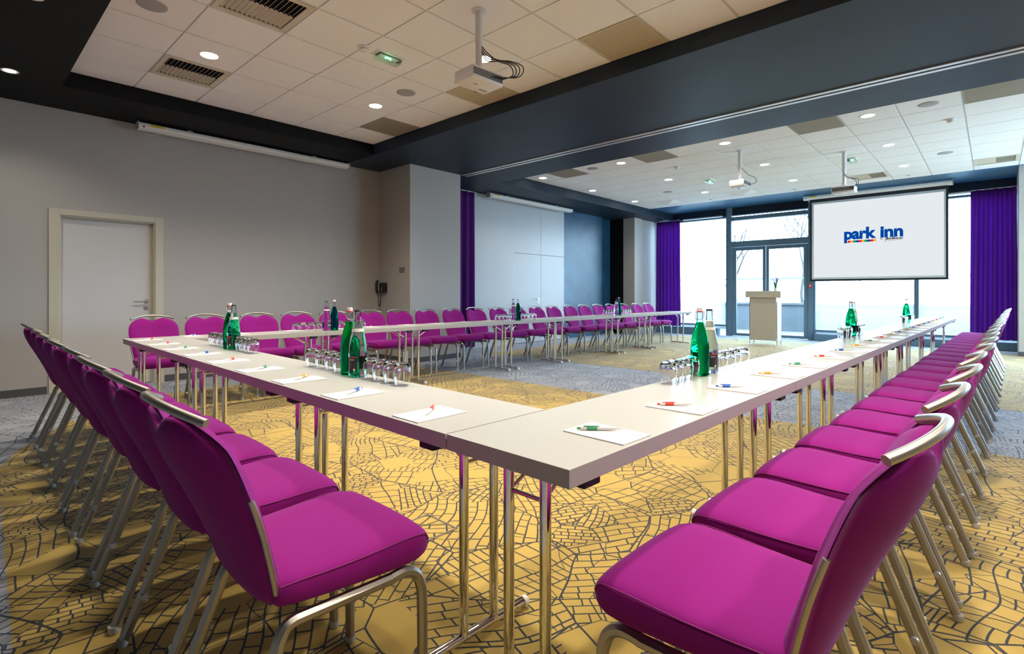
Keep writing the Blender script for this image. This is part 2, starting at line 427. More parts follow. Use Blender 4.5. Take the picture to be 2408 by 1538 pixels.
lever(leaf, 1.770-1.38, 1.052, -1, -.062)

# ---- full-height white double door with overpanels
d = empty('door_2', (-8.08,9.77,0)); tag(d, kind='structure')
bm = B()
for y0,y1,z0,z1 in [(8.815,9.79,2.09,3.285),(9.796,10.715,2.09,3.285)]:
    box(bm,0,.012,y0-9.77,y1-9.77,z0,z1,bev=.002)
obj('over_panel', bm, M['white_wall'], d)
bm = B(); box(bm,.0005,.0035,8.80-9.77,10.72-9.77,.0,3.29); obj('gap_shade_sheet', bm, M['skirt'], d)  # dark sheet added behind the leaves, painting the shade of their gaps
for y0,y1 in [(8.815,9.79),(9.796,10.715)]:
    bm = B(); box(bm,0,.012,y0-9.77,y1-9.77,.012,2.082,bev=.002)
    lf = obj('door_leaf', bm, M['white_wall'], d)
    if y0 < 9: lever(lf, 9.69-9.77, 1.03, -1, .012)
bm = B()
for y in (8.812, 10.718):
    for z in (.9,1.35,1.72): 
        tube(bm,[(.016,y-9.77,z-.05),(.016,y-9.77,z+.05)],.008,8)
obj('hinge', bm, M['steel'], d)
bm = B(); box(bm,.0,.03,7.52-9.77,8.80-9.77,.0,3.285,bev=.002)
tag(obj('trim_2', bm, M['white_wall']), kind='structure').location = (-8.08,9.77,0)

# ---- window wall
def bars(name, rects, y0, y1, m, bev=.004):
    bm = B()
    for x0,x1,z0,z1 in rects: box(bm,x0,x1,y0,y1,z0,z1,bev=bev)
    return obj(name, bm, m)
def window(name, x0, x1, z0, z1, post_l, post_r, sheer=True, sub=None):
    d = empty(name, ((x0+x1)/2, YW, 0)); tag(d, kind='structure')
    o = bars('window_frame', [(x0-post_l,x0,0,ZB+.25),(x1,x1+post_r,0,ZB+.25),(x0,x1,z1,z1+.05),(x0,x1,z0-.05,z0)], 14.66, 14.78, M['wframe'])
    o.parent = d; o.location = (-(x0+x1)/2, -YW, 0)
    bm = B(); box(bm,x0,x1,14.71,14.72,z0,z1)
    g = obj('window_pane', bm, M['pane'], d); g.location = o.location
    if sheer:
        bm = B(); n = 60
        pts = [(x0+(x1-x0)*k/n, 14.60+.012*math.sin(k*1.9)+.006*math.sin(k*.7)) for k in range(n+1)]
        for k in range(n):
            quad(bm, [(pts[k][0],pts[k][1],z0+.01),(pts[k+1][0],pts[k+1][1],z0+.01),(pts[k+1][0],pts[k+1][1],z1-.02),(pts[k][0],pts[k][1],z1-.02)])
        bmesh.ops.remove_doubles(bm, verts=bm.verts, dist=.0001)
        s = obj('sheer_blind', bm, M['sheer'], d, 'all'); s.location = o.location
    return d
window('window_1', -7.45, -5.46, .30, 3.24, .08, .05)
window('window_3', -3.26, -1.315, .26, 3.2, .05, .04)
window('window_4', -1.23, .40, .26, 3.2, .04, .05)
# glazed door with transom
d = empty('door_3', (-4.35, YW, 0)); tag(d, kind='structure')
o = bars('door_frame', [(-5.41,-5.30,0,ZB+.25),(-3.42,-3.31,0,ZB+.25),(-5.30,-3.42,3.15,3.25),(-5.30,-3.42,2.42,2.575)], 14.62, 14.80, M['wframe']); o.parent = d; o.location = (4.35,-YW,0)
bm = B(); box(bm,-5.30,-3.42,14.71,14.72,2.575,3.15)
o = obj('transom_pane', bm, M['pane'], d); o.location = (4.35,-YW,0)
for k,(x0,x1) in enumerate([(-5.295,-4.42),(-4.41,-3.425)]):
    s0, s1 = (.12,.075) if k == 0 else (.07,.095)
    o = bars('door_leaf', [(x0,x0+s0,.01,2.41),(x1-s1,x1,.01,2.41),(x0+s0,x1-s1,.01,.085),(x0+s0,x1-s1,2.32,2.41)], 14.64, 14.70, M['wframe']); o.parent = d; o.location = (4.35,-YW,0)
    bm = B(); box(bm,x0+s0,x1-s1,14.665,14.675,.085,2.32); g = obj('door_pane', bm, M['pane'], o)
# low plinths (heating trunking) under the fixed lights
bm = B(); box(bm,-7.53,-5.62,14.46,14.68,0,.20,bev=.01); tag(obj('trim_3', bm, M['wframe']), kind='structure')
bm = B(); box(bm,-3.26,.335,14.46,14.68,0,.17,bev=.01); tag(obj('trim_4', bm, M['wframe']), kind='structure')
# header above the windows, in line with the bulkheads
bm = B(); box(bm,-8.3,XR+.2,14.69,14.9,ZB,ZF+.3); tag(obj('trim_5', bm, M['navy']), kind='structure')
bm = B(); box(bm,-6.62,-5.5,14.45,14.55,3.265,3.295,0); box(bm,-.72,.33,14.42,14.5,3.25,3.28,0); tag(obj('trim_6', bm, M['alu']), kind='structure')
# side windows (outside the photo, they light the right side of the room)
bm = B()
for y in (9.6,11.17,12.74): box(bm, XR+.02, XR+.14, y, y+.06, .25, 2.6)
o = tag(obj('window_5', bm, M['wframe']), kind='structure')

# ---- red break-glass box by the door
# ------------------------------------------------------------------ outside
bm = B(); quad(bm, [(-60,14.8,-.03),(60,14.8,-.03),(60,90,-.05),(-60,90,-.05)]); tag(obj('terrace_ground', bm, M['terrace']), kind='structure')
bm = B(); box(bm,-20,12,18.0,18.25,-.05,.80); box(bm,-20,12,17.96,18.29,.80,.86)
box(bm,-20,12,17.93,18.0,-.05,.30)
tag(obj('terrace_parapet', bm, M['concrete']), 'low pale concrete parapet wall across the terrace outside the glass door', 'wall')
def bare_tree(x, y, h, label):
    t = empty('bare_tree', (x,y,-.04)); tag(t, label, 'tree')
    rnd = random.Random(int(x*10)); bm = B()
    def br(p, dv, l, r, dep):
        q = p+dv*l; m_ = (p+q)/2+Vector((rnd.uniform(-.05,.05)*l,)*2+(0,))
        tube(bm, [p,m_,q], [r,r*.85,r*.65], 6)
        if dep == 0: return
        for _ in range(3 if dep > 1 else 2):
            nd = (dv+Vector((rnd.uniform(-.7,.7),rnd.uniform(-.7,.7),rnd.uniform(-.1,.5)))).normalized()
            br(q, nd, l*rnd.uniform(.55,.75), r*.6, dep-1)
    br(Vector((0,0,0)), Vector((0,0,1)), h*.4, .09, 4)
    obj('trunk', bm, M['bark'], t, 60)
bare_tree(-9.3, 26, 4.6, 'bare tree faint beyond the parapet, through the left pane of the glass door')
bare_tree(-7.2, 30, 6.0, 'taller bare tree faint beyond the parapet, through the right pane of the glass door')
g = empty('site_fence', (-6.5,22,-.04)); tag(g, 'long pale fence rail behind the terrace parapet', 'fence')
bm = B(); box(bm,-9,9,-.03,.03,1.75,1.82); obj('rail', bm, M['concrete'], g)
for k in range(7):
    bm = B(); box(bm,-9+3*k-.04,-9+3*k+.04,-.04,.04,0,1.8); obj('post', bm, M['concrete'], g)
bm = B(); box(bm,-2.6,-1.4,-.02,.02,1.45,1.6); obj('sign_board', bm, M['concrete'], g)
# ------------------------------------------------------------------ curtains
def curtain(name, x0, y0, x1, y1, z0, z1, nf, label, depth=.045, flare=0.0):
    t = empty(name, ((x0+x1)/2,(y0+y1)/2,z0)); tag(t, label, 'curtain', None)
    bm = B(); n = nf*10; rows = 14
    d = Vector((x1-x0,y1-y0,0)); L = d.length; d.normalize(); nn = Vector((-d.y,d.x,0))
    rnd = random.Random(len(label)); ph = [rnd.uniform(-.5,.5) for _ in range(nf+2)]; am = [rnd.uniform(.6,1.2) for _ in range(nf+2)]
    g = []
    for r in range(rows+1):
        v = r/rows; z = (z1-z0)*v; row = []
        for k in range(n+1):
            u = k/n; f = u*nf; i = int(f); w = f-i
            phs = ph[i]*(1-w)+ph[i+1]*w; a = am[i]*(1-w)+am[i+1]*w
            s = (u-.5)*L*(1+flare*(1-v))
            off = depth*a*math.sin(2*PI*f+phs*(1-v)*2)*(1-.55*v**3)
            p = d*s+nn*off; row.append(bm.verts.new((p.x,p.y,z)))
        g.append(row)
    for r in range(rows):
        for k in range(n): bm.faces.new([g[r][k],g[r][k+1],g[r+1][k+1],g[r+1][k]])
    bmesh.ops.solidify(bm, geom=bm.faces[:], thickness=.004)
    obj('drape', bm, M['curtain'], t, 'all')
    bm = B(); p0 = d*(-L/2); p1 = d*(L/2); tube(bm,[(p0.x,p0.y,z1-z0+.006),(p1.x,p1.y,z1-z0+.006)],.010,8)
    obj('curtain_rail', bm, M['alu'], t)
    return t
curtain('curtain', -7.96, 6.40, -7.96, 7.49, .05, 3.255, 6, 'purple curtain hanging behind the grey pier, left of the white double doors', .07)
curtain('curtain', -7.40, 14.40, -6.66, 14.38, .215, 3.27, 7, 'purple curtain gathered at the left end of the window wall', .06, .08)
curtain('curtain', -.36, 14.38, .33, 14.36, .22, 3.27, 5, 'purple curtain at the right end of the window wall behind the chairs', .085, .03)

# ------------------------------------------------------------------ chair
def superring(bm, cx, cz, hw, hh, y, n=28, ex=4.0, crown=0):
    out = []
    for k in range(n):
        a = 2*PI*k/n; c, s = math.cos(a), math.sin(a)
        x = hw*math.copysign(abs(c)**(2/ex), c); z = hh*math.copysign(abs(s)**(2/ex), s)
        if s > 0: z += crown*(1-(x/hw)**2) if hw > 0 else 0
        out.append(bm.verts.new((cx+x, y, cz+z)))
    return out
def loft(bm, rings):
    n = len(rings[0])
    for a, b in zip(rings[:-1], rings[1:]):
        for k in range(n): bm.faces.new([a[k], a[(k+1)%n], b[(k+1)%n], b[k]])
    bm.faces.new(rings[0][::-1]); bm.faces.new(rings[-1])
SEAT = [(-.150,.482,.462,.150),(-.147,.498,.446,.180),(-.135,.505,.436,.200),(-.09,.508,.430,.207),(-.03,.508,.426,.213),(.05,.510,.422,.220),
        (.14,.515,.418,.225),(.19,.516,.417,.226),(.225,.513,.418,.223),(.250,.505,.424,.215),(.267,.493,.432,.203),(.276,.478,.445,.187),(.279,.466,.458,.170)]
def back_surf(u, v, side, kind):
    """u -1..1 across, v 0..1 up; side +1 front skin, -1 rear skin"""
    z0, z1 = (.462,.896) if kind == 'front' else (.425,.892)
    w = .182+.040*min(1, v/.55)**.8
    if v > .66:
        t = (v-.66)/.34; w *= (1-min(1,t)**3.0)**(1/2.4) if t < 1 else 0
    if kind == 'rear' and v < .12: w *= (1-((.12-v)/.12)**2.2*.25)
    w = max(w, .0)
    x = u*w
    z = z0+(z1-z0)*v
    z -= .042*math.exp(-(x/.058)**2)*max(0,(v-.72)/.28)**1.5      # hand notch
    z += .010*(1-(x/.2)**2)*v
    # S-shaped lean
    zz = (z-.44)/.46
    yc = -.135-.06*zz-.085*max(0,zz)**1.6
    yc -= .050*(1-min(1,abs(x)/.21)**2)*min(1,max(0,v)*1.4)       # hollow in plan
    T = .042 if kind == 'front' else .032
    ed = max(0, 1-abs(u)**3.6)**.6*max(0, 1-max(0,(v-.80)/.20)**2.6)**.55*max(0,1-max(0,(.10-v)/.10)**2)**.5
    off = .0005+T*ed
    if kind == 'front': y = yc+(off if side > 0 else .001)
    else: y = yc-(off if side < 0 else .001)
    return Vector((x, y, z))
def back_bm(kind):
    bm = B(); nu, nv = 22, 26
    fr, re = [], []
    vs = [ (j/nv) for j in range(nv+1)]; vs = [1-(1-t)**1.25 for t in vs]
    for v in vs:
        fr.append([bm.verts.new(back_surf(-math.cos(PI*i/nu)*.5*(1)+(-1+2*i/nu)*.5, v, 1, kind)) for i in range(nu+1)])
        re.append([bm.verts.new(back_surf(-math.cos(PI*i/nu)*.5*(1)+(-1+2*i/nu)*.5, v, -1, kind)) for i in range(nu+1)])
    for j in range(nv):
        for i in range(nu):
            bm.faces.new([fr[j][i],fr[j][i+1],fr[j+1][i+1],fr[j+1][i]])
            bm.faces.new([re[j][i],re[j+1][i],re[j+1][i+1],re[j][i+1]])
        bm.faces.new([fr[j][0],fr[j+1][0],re[j+1][0],re[j][0]]); bm.faces.new([fr[j][nu],re[j][nu],re[j+1][nu],fr[j+1][nu]])
    for i in range(nu):
        bm.faces.new([fr[0][i],re[0][i],re[0][i+1],fr[0][i+1]]); 
        bm.faces.new([fr[nv][i],fr[nv][i+1],re[nv][i+1],re[nv][i]])
    bmesh.ops.remove_doubles(bm, verts=bm.verts, dist=.0004)
    return bm
def make_chair():
    t = empty('banquet_chair')
    bm = B(); loft(bm, [superring(bm, 0, (zt+zb)/2, hw, (zt-zb)/2, y, 36, 5.0 if 0<i<len(SEAT)-1 else 3, .006) for i,(y,zt,zb,hw) in enumerate(SEAT)])
    s = obj('seat', bm, M['fabric'], t, 'all')
    for sx in (-1,1):
        bm = B(); tube(bm, smooth_path([(sx*(hw-.003), y, zt-.014) for y,zt,zb,hw in SEAT[2:-3]]+[(sx*.203,.268,.470),(sx*.196,.266,.446)],2), .0020, 6)
        obj('piping', bm, M['piping'], s)
    obj('backrest', back_bm('front'), M['fabric'], t, 'all')
    obj('back_panel', back_bm('rear'), M['fabric'], t, 'all')
    # grab rail: arc bowed backwards and upwards
    bm = B(); pts = []
    for k in range(25):
        a = -1+2*k/24; x = .192*a
        pts.append((x, -.283-.060*(1-abs(a)**2.4), .884+.034*(1-abs(a)**2.2)))
    tube(bm, pts, .0095, 12)
    obj('grab_rail', bm, M['satin'], t, 50)
    for sx in (-1,1):
        bm = B(); pts = []
        for k in range(13):
            v = .03+.55*k/12; p = back_surf(sx, v, 1, 'front'); pts.append((p.x+sx*.002, p.y, p.z))
        tube(bm, pts, .0065, 8); obj('side_rail', bm, M['satin'], t, 50)
        bm = B(); tube(bm, [(sx*.195,.16,.398),(sx*.192,-.10,.402)], .0150, 8); obj('seat_rail', bm, M['satin'], t, 30)
        f = [(sx*.200,.252,.022),(sx*.200,.250,.30),(sx*.199,.244,.355),(sx*.198,.226,.388),(sx*.197,.195,.402),(sx*.195,.155,.399)]
        bm = B(); tube(bm, smooth_path(f,3), .0150, 8); lf = obj('leg', bm, M['satin'], t, 30)
        r = [(sx*.192,-.095,.402),(sx*.192,-.118,.396),(sx*.193,-.134,.374),(sx*.194,-.143,.345),(sx*.200,-.272,.022)]
        bm = B(); tube(bm, smooth_path(r[:4],3)+[Vector(r[4])], .0150, 8); lr = obj('leg', bm, M['satin'], t, 30)
        for lg, yy in ((lf,.252),(lr,-.277)):
            bm = B(); lathe(bm, [(0,0),(.012,0),(.0165,.006),(.0165,.026),(0,.026)], 12, sx*.200, yy); obj('glide', bm, M['glide'], lg, 50)
        for lg, yy, zz in ((lf,.25,.15),(lr,-.222,.15)):
            bm = B(); tube(bm, [(sx*.200,yy,zz),(sx*.200-sx*.026,yy,zz)], .011, 10); obj('stacking_bumper', bm, M['glide'], lg, 50)
    return t
chair0 = make_chair(); used = [False]
def chair(tx, ty, rz, label, group):
    c = copy_tree(chair0) if used[0] else chair0
    used[0] = True
    put(c, tx, ty, 0, rz); tag(c, label, 'chair', group)
    return c
def jit(a): return random.uniform(-a, a)
RY = [1.205+.505*k for k in range(21)]
for k, y in enumerate(RY):
    chair(-.43+jit(.008), y, PI/2+(jit(.02) if k > 1 else 0), f'{ORD[k]} magenta chair from the near corner along the right-hand table row' if k < 20 else 'farthest magenta chair of the right-hand table row, by the window curtain', 'chairs along the right-hand table row')
LX = [-1.385,-1.895,-2.40,-2.91,-3.42,-3.92,-4.43,-4.94,-5.455]
for k, x in enumerate(LX):
    chair(x, .618+jit(.006), jit(.015), (f'{ORD[k]} magenta chair from the near corner along the left-hand table row, back to us') if k < 8 else 'farthest magenta chair of the left-hand row, nearest the grey door wall', 'chairs along the left-hand table row')
FYs = [1.335,1.84,2.395,2.86,3.36,3.90,4.37,4.865,5.39,5.88,6.40,6.905,7.41,7.92,8.45,8.94,9.45,9.95,10.47,11.06,11.56]
for k, y in enumerate(FYs):
    chair(-6.28+jit(.008), y, -PI/2+jit(.02), (f'{ORD[k]} magenta chair from the left end of the far table row, facing us') if k < 20 else 'last magenta chair at the window end of the far table row', 'chairs along the far table row')

# ------------------------------------------------------------------ tables
TZ, TH, TW = .74, .046, .45
def make_table(L, ins0=.10, ins1=.10):
    """folding table along local x, centred; top .74"""
    t = empty('folding_table')
    bm = B(); box(bm, -L/2+.0012, L/2-.0012, -TW/2, TW/2, TZ-TH, TZ, 1, bev=.0012)
    for f in bm.faces:
        if f.calc_center_median().z > TZ-.0005: f.material_index = 0
    obj('tabletop', bm, [M['top'], M['edge']], t)
    for sx, ins in ((-1,ins0),(1,ins1)):
        X = sx*(L/2-ins)
        for sy in (-1,1):
            bm = B(); tube(bm, [(X, sy*.068, .035),(X, sy*.068, TZ-TH)], .0160, 16); obj('leg', bm, M['chrome'], t, 50)
        bm = B(); tube(bm, [(X,-.215,.026),(X,.215,.026)], .0150, 14); fb = obj('foot_bar', bm, M['chrome'], t, 50)
        for sy in (-1,1):
            bm = B(); tube(bm, [(X,sy*.213,.022),(X,sy*.232,.022)], .019, 14); obj('foot_cap', bm, M['white_pl'], fb, 50)
        bm = B(); tube(bm, [(X,-.068,.595),(X,.068,.595)], .0065, 8)
        for sy in (-1,1): tube(bm, [(X,sy*.062,.595),(X-sx*.18,sy*.05,TZ-TH)], .0055, 8)
        obj('brace', bm, M['chrome'], t, 50)
        for sy in (-1,1):
            bm = B(); box(bm, X-sx*.02-.035, X-sx*.02+.035, sy*.185-.022, sy*.185+.022, TZ-TH-.028, TZ-TH, bev=.004)
            obj('stacking_pad', bm, M['rubber'], t)
    return t
LL, LS = 1.725, 1.237
protoL, protoS = make_table(LL), make_table(LS)
first = {LL: True, LS: True}
def table(L, cx, cy, rz, label, group):
    src = protoL if L == LL else protoS
    t = src if first[L] else copy_tree(src); first[L] = False
    put(t, cx, cy, 0, rz); tag(t, label, 'table', group)
y = .966
for k in range(7):
    L = LL if k % 2 == 0 else LS
    lab = ['grey folding table at the near corner, closest to us, right-hand row', None, None, None, None, None, 'grey folding table at the window end of the right-hand row'][k] or f'{ORD[k]} grey folding table from the near corner along the right-hand row'
    table(L, -.975, y+L/2, PI/2, lab, 'folding tables of the right-hand row'); y += L
x = -1.205
for k, L in enumerate((LS, LL, LS)):
    table(L, x-L/2, .966+TW/2, 0, ['grey folding table of the left-hand row next to the near corner table', 'long grey folding table in the middle of the left-hand row', 'grey folding table of the left-hand row next to the far corner table'][k], 'folding tables of the left-hand row'); x -= L+.002
y = .966
for k in range(7):
    L = LL if k % 2 == 0 else LS
    lab = ['grey folding table at the far left corner of the table block', None, None, None, None, None, 'last grey folding table at the window end of the far row'][k] or f'{ORD[k]} grey folding table from the left end of the far row'
    table(L, -5.422-TW/2, y+L/2, PI/2, lab, 'folding tables of the far row'); y += L

# ------------------------------------------------------------------ notepads and pens
PENC = {'r':('red','red'),'g':('green','green'),'b':('blue','blue'),'y':('yellow','yellow')}
pads = {}
# the photo's pad print is too small to read beyond the hotel name; keep the name and two hairlines
def pad_make():
    t = empty('notepad')
    bm = B(); box(bm,-.071,.071,-.105,.105,0,.0035); obj('paper_block', bm, M['paper'], t)
    bm = text_bm('park inn', .0095, 0, .0004); xf(bm, Matrix.Translation((-.060,.086,.0039))); obj('printed_name', bm, M['ink'], t)
    bm = B()
    for k,w in enumerate((.036,.028)): box(bm,.020,.020+w,-.083-.008*k,-.0818-.008*k,.0035,.0039)
    obj('printed_line', bm, M['ink'], t)
    return t
def pen_make(c):
    t = empty('ballpoint_pen')
    def seg(name, prof, m, parent):
        bm = B(); lathe(bm, [(r,z) for r,z in prof], 12); xf(bm, Matrix.Translation((0,0,.0058))@Matrix.Rotation(PI/2,4,'X')@Matrix.Translation((0,0,-.07)))
        return obj(name, bm, m, parent, 50)
    b = seg('barrel', [(0,0),(.0012,.001),(.0022,.012),(.0045,.03),(.0054,.05),(.0054,.108),(.0050,.128),(0,.128)], M['white_pl'], t)
    seg('grip_sleeve', [(.0052,.078),(.0058,.08),(.0060,.106),(.0055,.110)], M[c], t)
    seg('push_button', [(0,.128),(.0038,.128),(.0038,.138),(0,.139)], M[c], t)
    bm = B(); box(bm,-.0028,.0028,-.049,-.003,.0112,.0135,bev=.0006); obj('clip', bm, M[c], t)
    return t
pad_p = pad_make(); pen_p = {c: pen_make(PENC[c][1]) for c in 'rgby'}
used_p = set()
def take(key, proto):
    if key in used_p: return copy_tree(proto)
    used_p.add(key); return proto
def place_set(tx, ty, rz, pen_rz, c, where, far=False, row='', off=(0,0)):
    p = take('pad', pad_p); put(p, tx, ty, TZ+.0002, rz); tag(p, f'white notepad {where}', 'notepad', f'notepads on the {row}')
    q = take(c, pen_p[c]); put(q, tx+off[0], ty+off[1], TZ+.0042, pen_rz); tag(q, f'{PENC[c][0]} pen on notepad {where}', 'pen', f'pens on the {row}')
SEQ_R = 'grbygrbygrybybrgbyrgg'
RPY = [1.295,1.775,2.29,2.81,3.30,3.82,4.33,4.83,5.35,5.88,6.37,6.87,7.40,7.90,8.43,8.92,9.42,9.93,10.44,10.95,11.38]
for k, y in enumerate(RPY):
    place_set(-.868, y, PI/2+jit(.03), math.radians(-47.3)+ROT+jit(.06), SEQ_R[k], f'at the {ORD[k]} place from the near corner, right-hand row', row='right-hand row', off=(-.025,.005))
LPX = [-1.435,-1.95,-2.45,-2.93,-3.44,-3.95,-4.46,-4.97,-5.50]; SEQ_L = 'rbygrbgrr'
for k, x in enumerate(LPX):
    place_set(x, 1.085, jit(.03), math.radians(38)+jit(.06)+PI, SEQ_L[k], f'at the {ORD[k]} place from the near corner, left-hand row', row='left-hand row', off=(-.02,.015))
SEQ_F = 'brbryrrbbgrrbrgbrrrbr'
for k, y in enumerate(FYs[:20]):
    yy = y+.07 if k != 0 else y+.14
    place_set(-5.745, yy, -PI/2+jit(.03), -PI/2-.6+jit(.2), SEQ_F[k], f'at the {ORD[k]} place from the left end, far row', row='far row', off=(0,.01))

# ------------------------------------------------------------------ tumblers and bottles
def tumbler_make():
    # upside down stemless goblet: rim on the table, closed base on top
    out = [(.0310,0),(.0345,.014),(.0385,.036),(.0405,.056),(.0400,.072),(.0365,.086),(.0300,.096),(.0235,.1005),(.0215,.1025)]
    inn = [(.0300,0),(.0332,.014),(.0371,.036),(.0391,.055),(.0385,.069),(.0345,.082),(.0260,.0905),(.0120,.094),(0,.0945)]
    prof = inn[::-1]+out+[(0,.1010)]
    bm = B(); lathe(bm, prof, 28); return obj('tumbler', bm, M['tumbler'], None, 50)
def bend(bm, R, ang):
    for v in bm.verts:
        a = ang+v.co.x/R; r = R+v.co.z; z = v.co.y
        v.co = Vector((r*math.cos(a), r*math.sin(a), z))
    return bm
def bottle_make(kind):
    t = empty(kind+'_bottle')
    if kind == 'green':
        body = [(0,0.004),(.036,.001),(.0435,.006),(.0445,.02),(.0445,.135),(.0430,.165),(.0375,.200),(.0285,.232),(.0200,.256),(.0170,.268),(0,.268)]
        neck = [(.0168,.2685),(.0148,.285),(.0140,.305),(.0160,.309),(.0160,.316),(.0135,.319),(0,.3192)]
        bm = B(); lathe(bm, body, 32); obj('body', bm, M['green_bottle'], t, 50)
        bm = B(); lathe(bm, neck, 24); obj('neck', bm, M['neck'], t, 50)
        bm = B(); lathe(bm, [(0,.3195),(.0145,.3195),(.0150,.323),(.0150,.335),(.0135,.340),(0,.3405)], 20); obj('stopper', bm, M['white_pl'], t, 50)
        bm = B(); lathe(bm, [(.012,.3165),(.0158,.3175),(.0158,.3225),(.012,.3235)], 20); obj('seal', bm, M['red'], t, 50)
        bm = B()
        for s in (-1,1):
            tube(bm, smooth_path([(0,s*.016,.330),(0,s*.0215,.318),(.004,s*.022,.300),(.015,s*.019,.283),(.020,s*.006,.280),(.020,0,.280)],3), .0013, 6)
        tube(bm, [(0,-.0165,.330),(0,.0165,.330)], .0013, 6)
        obj('wire_bail', bm, M['steel'], t)
    else:
        body = [(0,.004),(.036,.001),(.0430,.006),(.0442,.02),(.0442,.115),(.0450,.118),(.0442,.121),(.0425,.150),(.0375,.185),(.0290,.225),(.0215,.258),(.0185,.270),(0,.270)]
        neck = [(.0183,.2705),(.0158,.290),(.0140,.316),(.0150,.318),(.0150,.322),(0,.3225)]
        bm = B(); lathe(bm, body, 32); obj('body', bm, M['clear_bottle'], t, 50)
        bm = B(); lathe(bm, neck, 24); obj('neck', bm, M['neck'], t, 50)
        bm = B()
        prof = [(0,.3305),(.0145,.330),(.0160,.326),(.0168,.3205)]
        lathe(bm, prof, 22); obj('crown_cap', bm, M['label'], t, 50)
        # label: black panel with white print on front, small print on the back
        n = 10; lbs = []
        for nm, a0, a1 in (('front_label',-.62,.62),('back_label',PI-.62,PI+.62)):
            bm = B()
            for k in range(n):
                b0 = a0+(a1-a0)*k/n; b1 = a0+(a1-a0)*(k+1)/n; R = .0448
                quad(bm, [(R*math.cos(b0),R*math.sin(b0),.034),(R*math.cos(b1),R*math.sin(b1),.034),(R*math.cos(b1),R*math.sin(b1),.098),(R*math.cos(b0),R*math.sin(b0),.098)])
            bmesh.ops.remove_doubles(bm, verts=bm.verts, dist=1e-5)
            lbs.append(obj(nm, bm, M['label'], t))
        lb = lbs[0]
        bm = bend(xf(text_bm('BADOIT', .0155, 0, .0006, align='CENTER'), Matrix.Translation((0,.058,.0004))), .0449, 0)
        merge(bm, bend(xf(text_bm('BADOIT', .007, 0, .0001, align='CENTER'), Matrix.Translation((0,.085,.0004))), .0449, PI))
        for i in range(5):
            q = B(); box(q,-.02,.018-.004*(i%2),.045+.0065*i,.0465+.0065*i,.0002,.0004); merge(bm, bend(q, .0449, PI))
        q = B(); lathe(q, [(0,.0),(.0052,0)], 12); xf(q, Matrix.Translation((.012,.040,.0006))); merge(bm, bend(q, .0449, PI))
        obj('print', bm, M['label_w'], lb)
        bm = B()
        for a0, a1 in ((-.62,.62),(PI-.62,PI+.62)):
            for k in range(n):
                b0 = a0+(a1-a0)*k/n; b1 = a0+(a1-a0)*(k+1)/n; R = .0450
                quad(bm, [(R*math.cos(b0),R*math.sin(b0),.098),(R*math.cos(b1),R*math.sin(b1),.098),(R*math.cos(b1),R*math.sin(b1),.101),(R*math.cos(b0),R*math.sin(b0),.101)])
        obj('label_stripe', bm, M['red'], lb)
        bm = B(); lathe(bm, [(.0300,.2235),(.0266,.238),(.0262,.238),(.0298,.2233)], 28); obj('neck_band', bm, M['label_w'], t, 50)
    return t
tumb = tumbler_make(); bot = {'green': bottle_make('green'), 'clear': bottle_make('clear')}
def cluster(axis, fixed, bots, glasses, name, row):
    """axis 'y': items spread along y at x=fixed. bots: [(pos, kind, offset across)]"""
    for pos, kind, off, rz in bots:
        b = take('b'+kind, bot[kind]); X, Y = (fixed+off, pos) if axis == 'y' else (pos, fixed+off)
        put(b, X, Y, TZ+.0003, rz)
        what = 'green water bottle with swing stopper,' if kind == 'green' else 'clear water bottle with black label,'
        tag(b, f'{what} {name}', 'bottle', 'water bottles on the tables')
    n = len(glasses); lo = [g for g in glasses if g < bots[0][0]]; hi = [g for g in glasses if g >= bots[0][0]]
    lo.sort(reverse=True); hi.sort()
    bl, bh = min(b[0] for b in bots), max(b[0] for b in bots)
    for i in range(4):       # keep glasses from touching
        lo[i] = min(lo[i], (bl-.088) if i == 0 else lo[i-1]-.0835); hi[i] = max(hi[i], (bh+.088) if i == 0 else hi[i-1]+.0835)
    for side, arr in (('low',lo),('high',hi)):
        word = {('y','low'):'on the near side of' if row != 'far' else 'left of', ('y','high'):'on the far side of' if row != 'far' else 'right of',
                ('x','low'):'on the far side of', ('x','high'):'on the near side of'}[(axis,side)]
        for i, g in enumerate(arr):
            t = take('tumbler', tumb); X, Y = (fixed+jit(.006), g) if axis == 'y' else (g, fixed+jit(.006))
            put(t, X, Y, TZ+.0003, jit(3))
            tag(t, f'upturned tumbler, {ORD[i]} {word} bottles, {name}', 'glass', 'upturned tumblers on the tables')
cluster('y', -1.150, [(2.548,'green',0,2.3),(2.672,'clear',-.005,2.4)], [2.225,2.328,2.43,2.515-.085*0+.0]+[2.79,2.89,2.99,3.09], 'near end of right-hand row', 'right')
cluster('y', -1.165, [(5.93,'green',0,1),(6.04,'clear',0,1)], [5.56,5.65,5.74,5.83]+[6.15,6.24,6.33,6.42], 'middle of right-hand row', 'right')
cluster('y', -1.165, [(9.42,'green',0,1),(9.54,'clear',0,1)], [9.05,9.14,9.23,9.32]+[9.65,9.74,9.83,9.92], 'window end of right-hand row', 'right')
cluster('x', 1.345, [(-2.445,'green',-.005,0),(-2.350,'clear',-.012,-1.2+PI)], [-2.862,-2.757,-2.652,-2.547]+[-2.245,-2.160,-2.075,-1.985], 'near end of left-hand row', 'left')
cluster('x', 1.350, [(-4.235,'green',-.005,0),(-4.130,'clear',-.01,-1.2+PI)], [-4.63,-4.535,-4.44,-4.345]+[-4.03,-3.95,-3.865,-3.78], 'far end of left-hand row', 'left')
FARX = -5.50
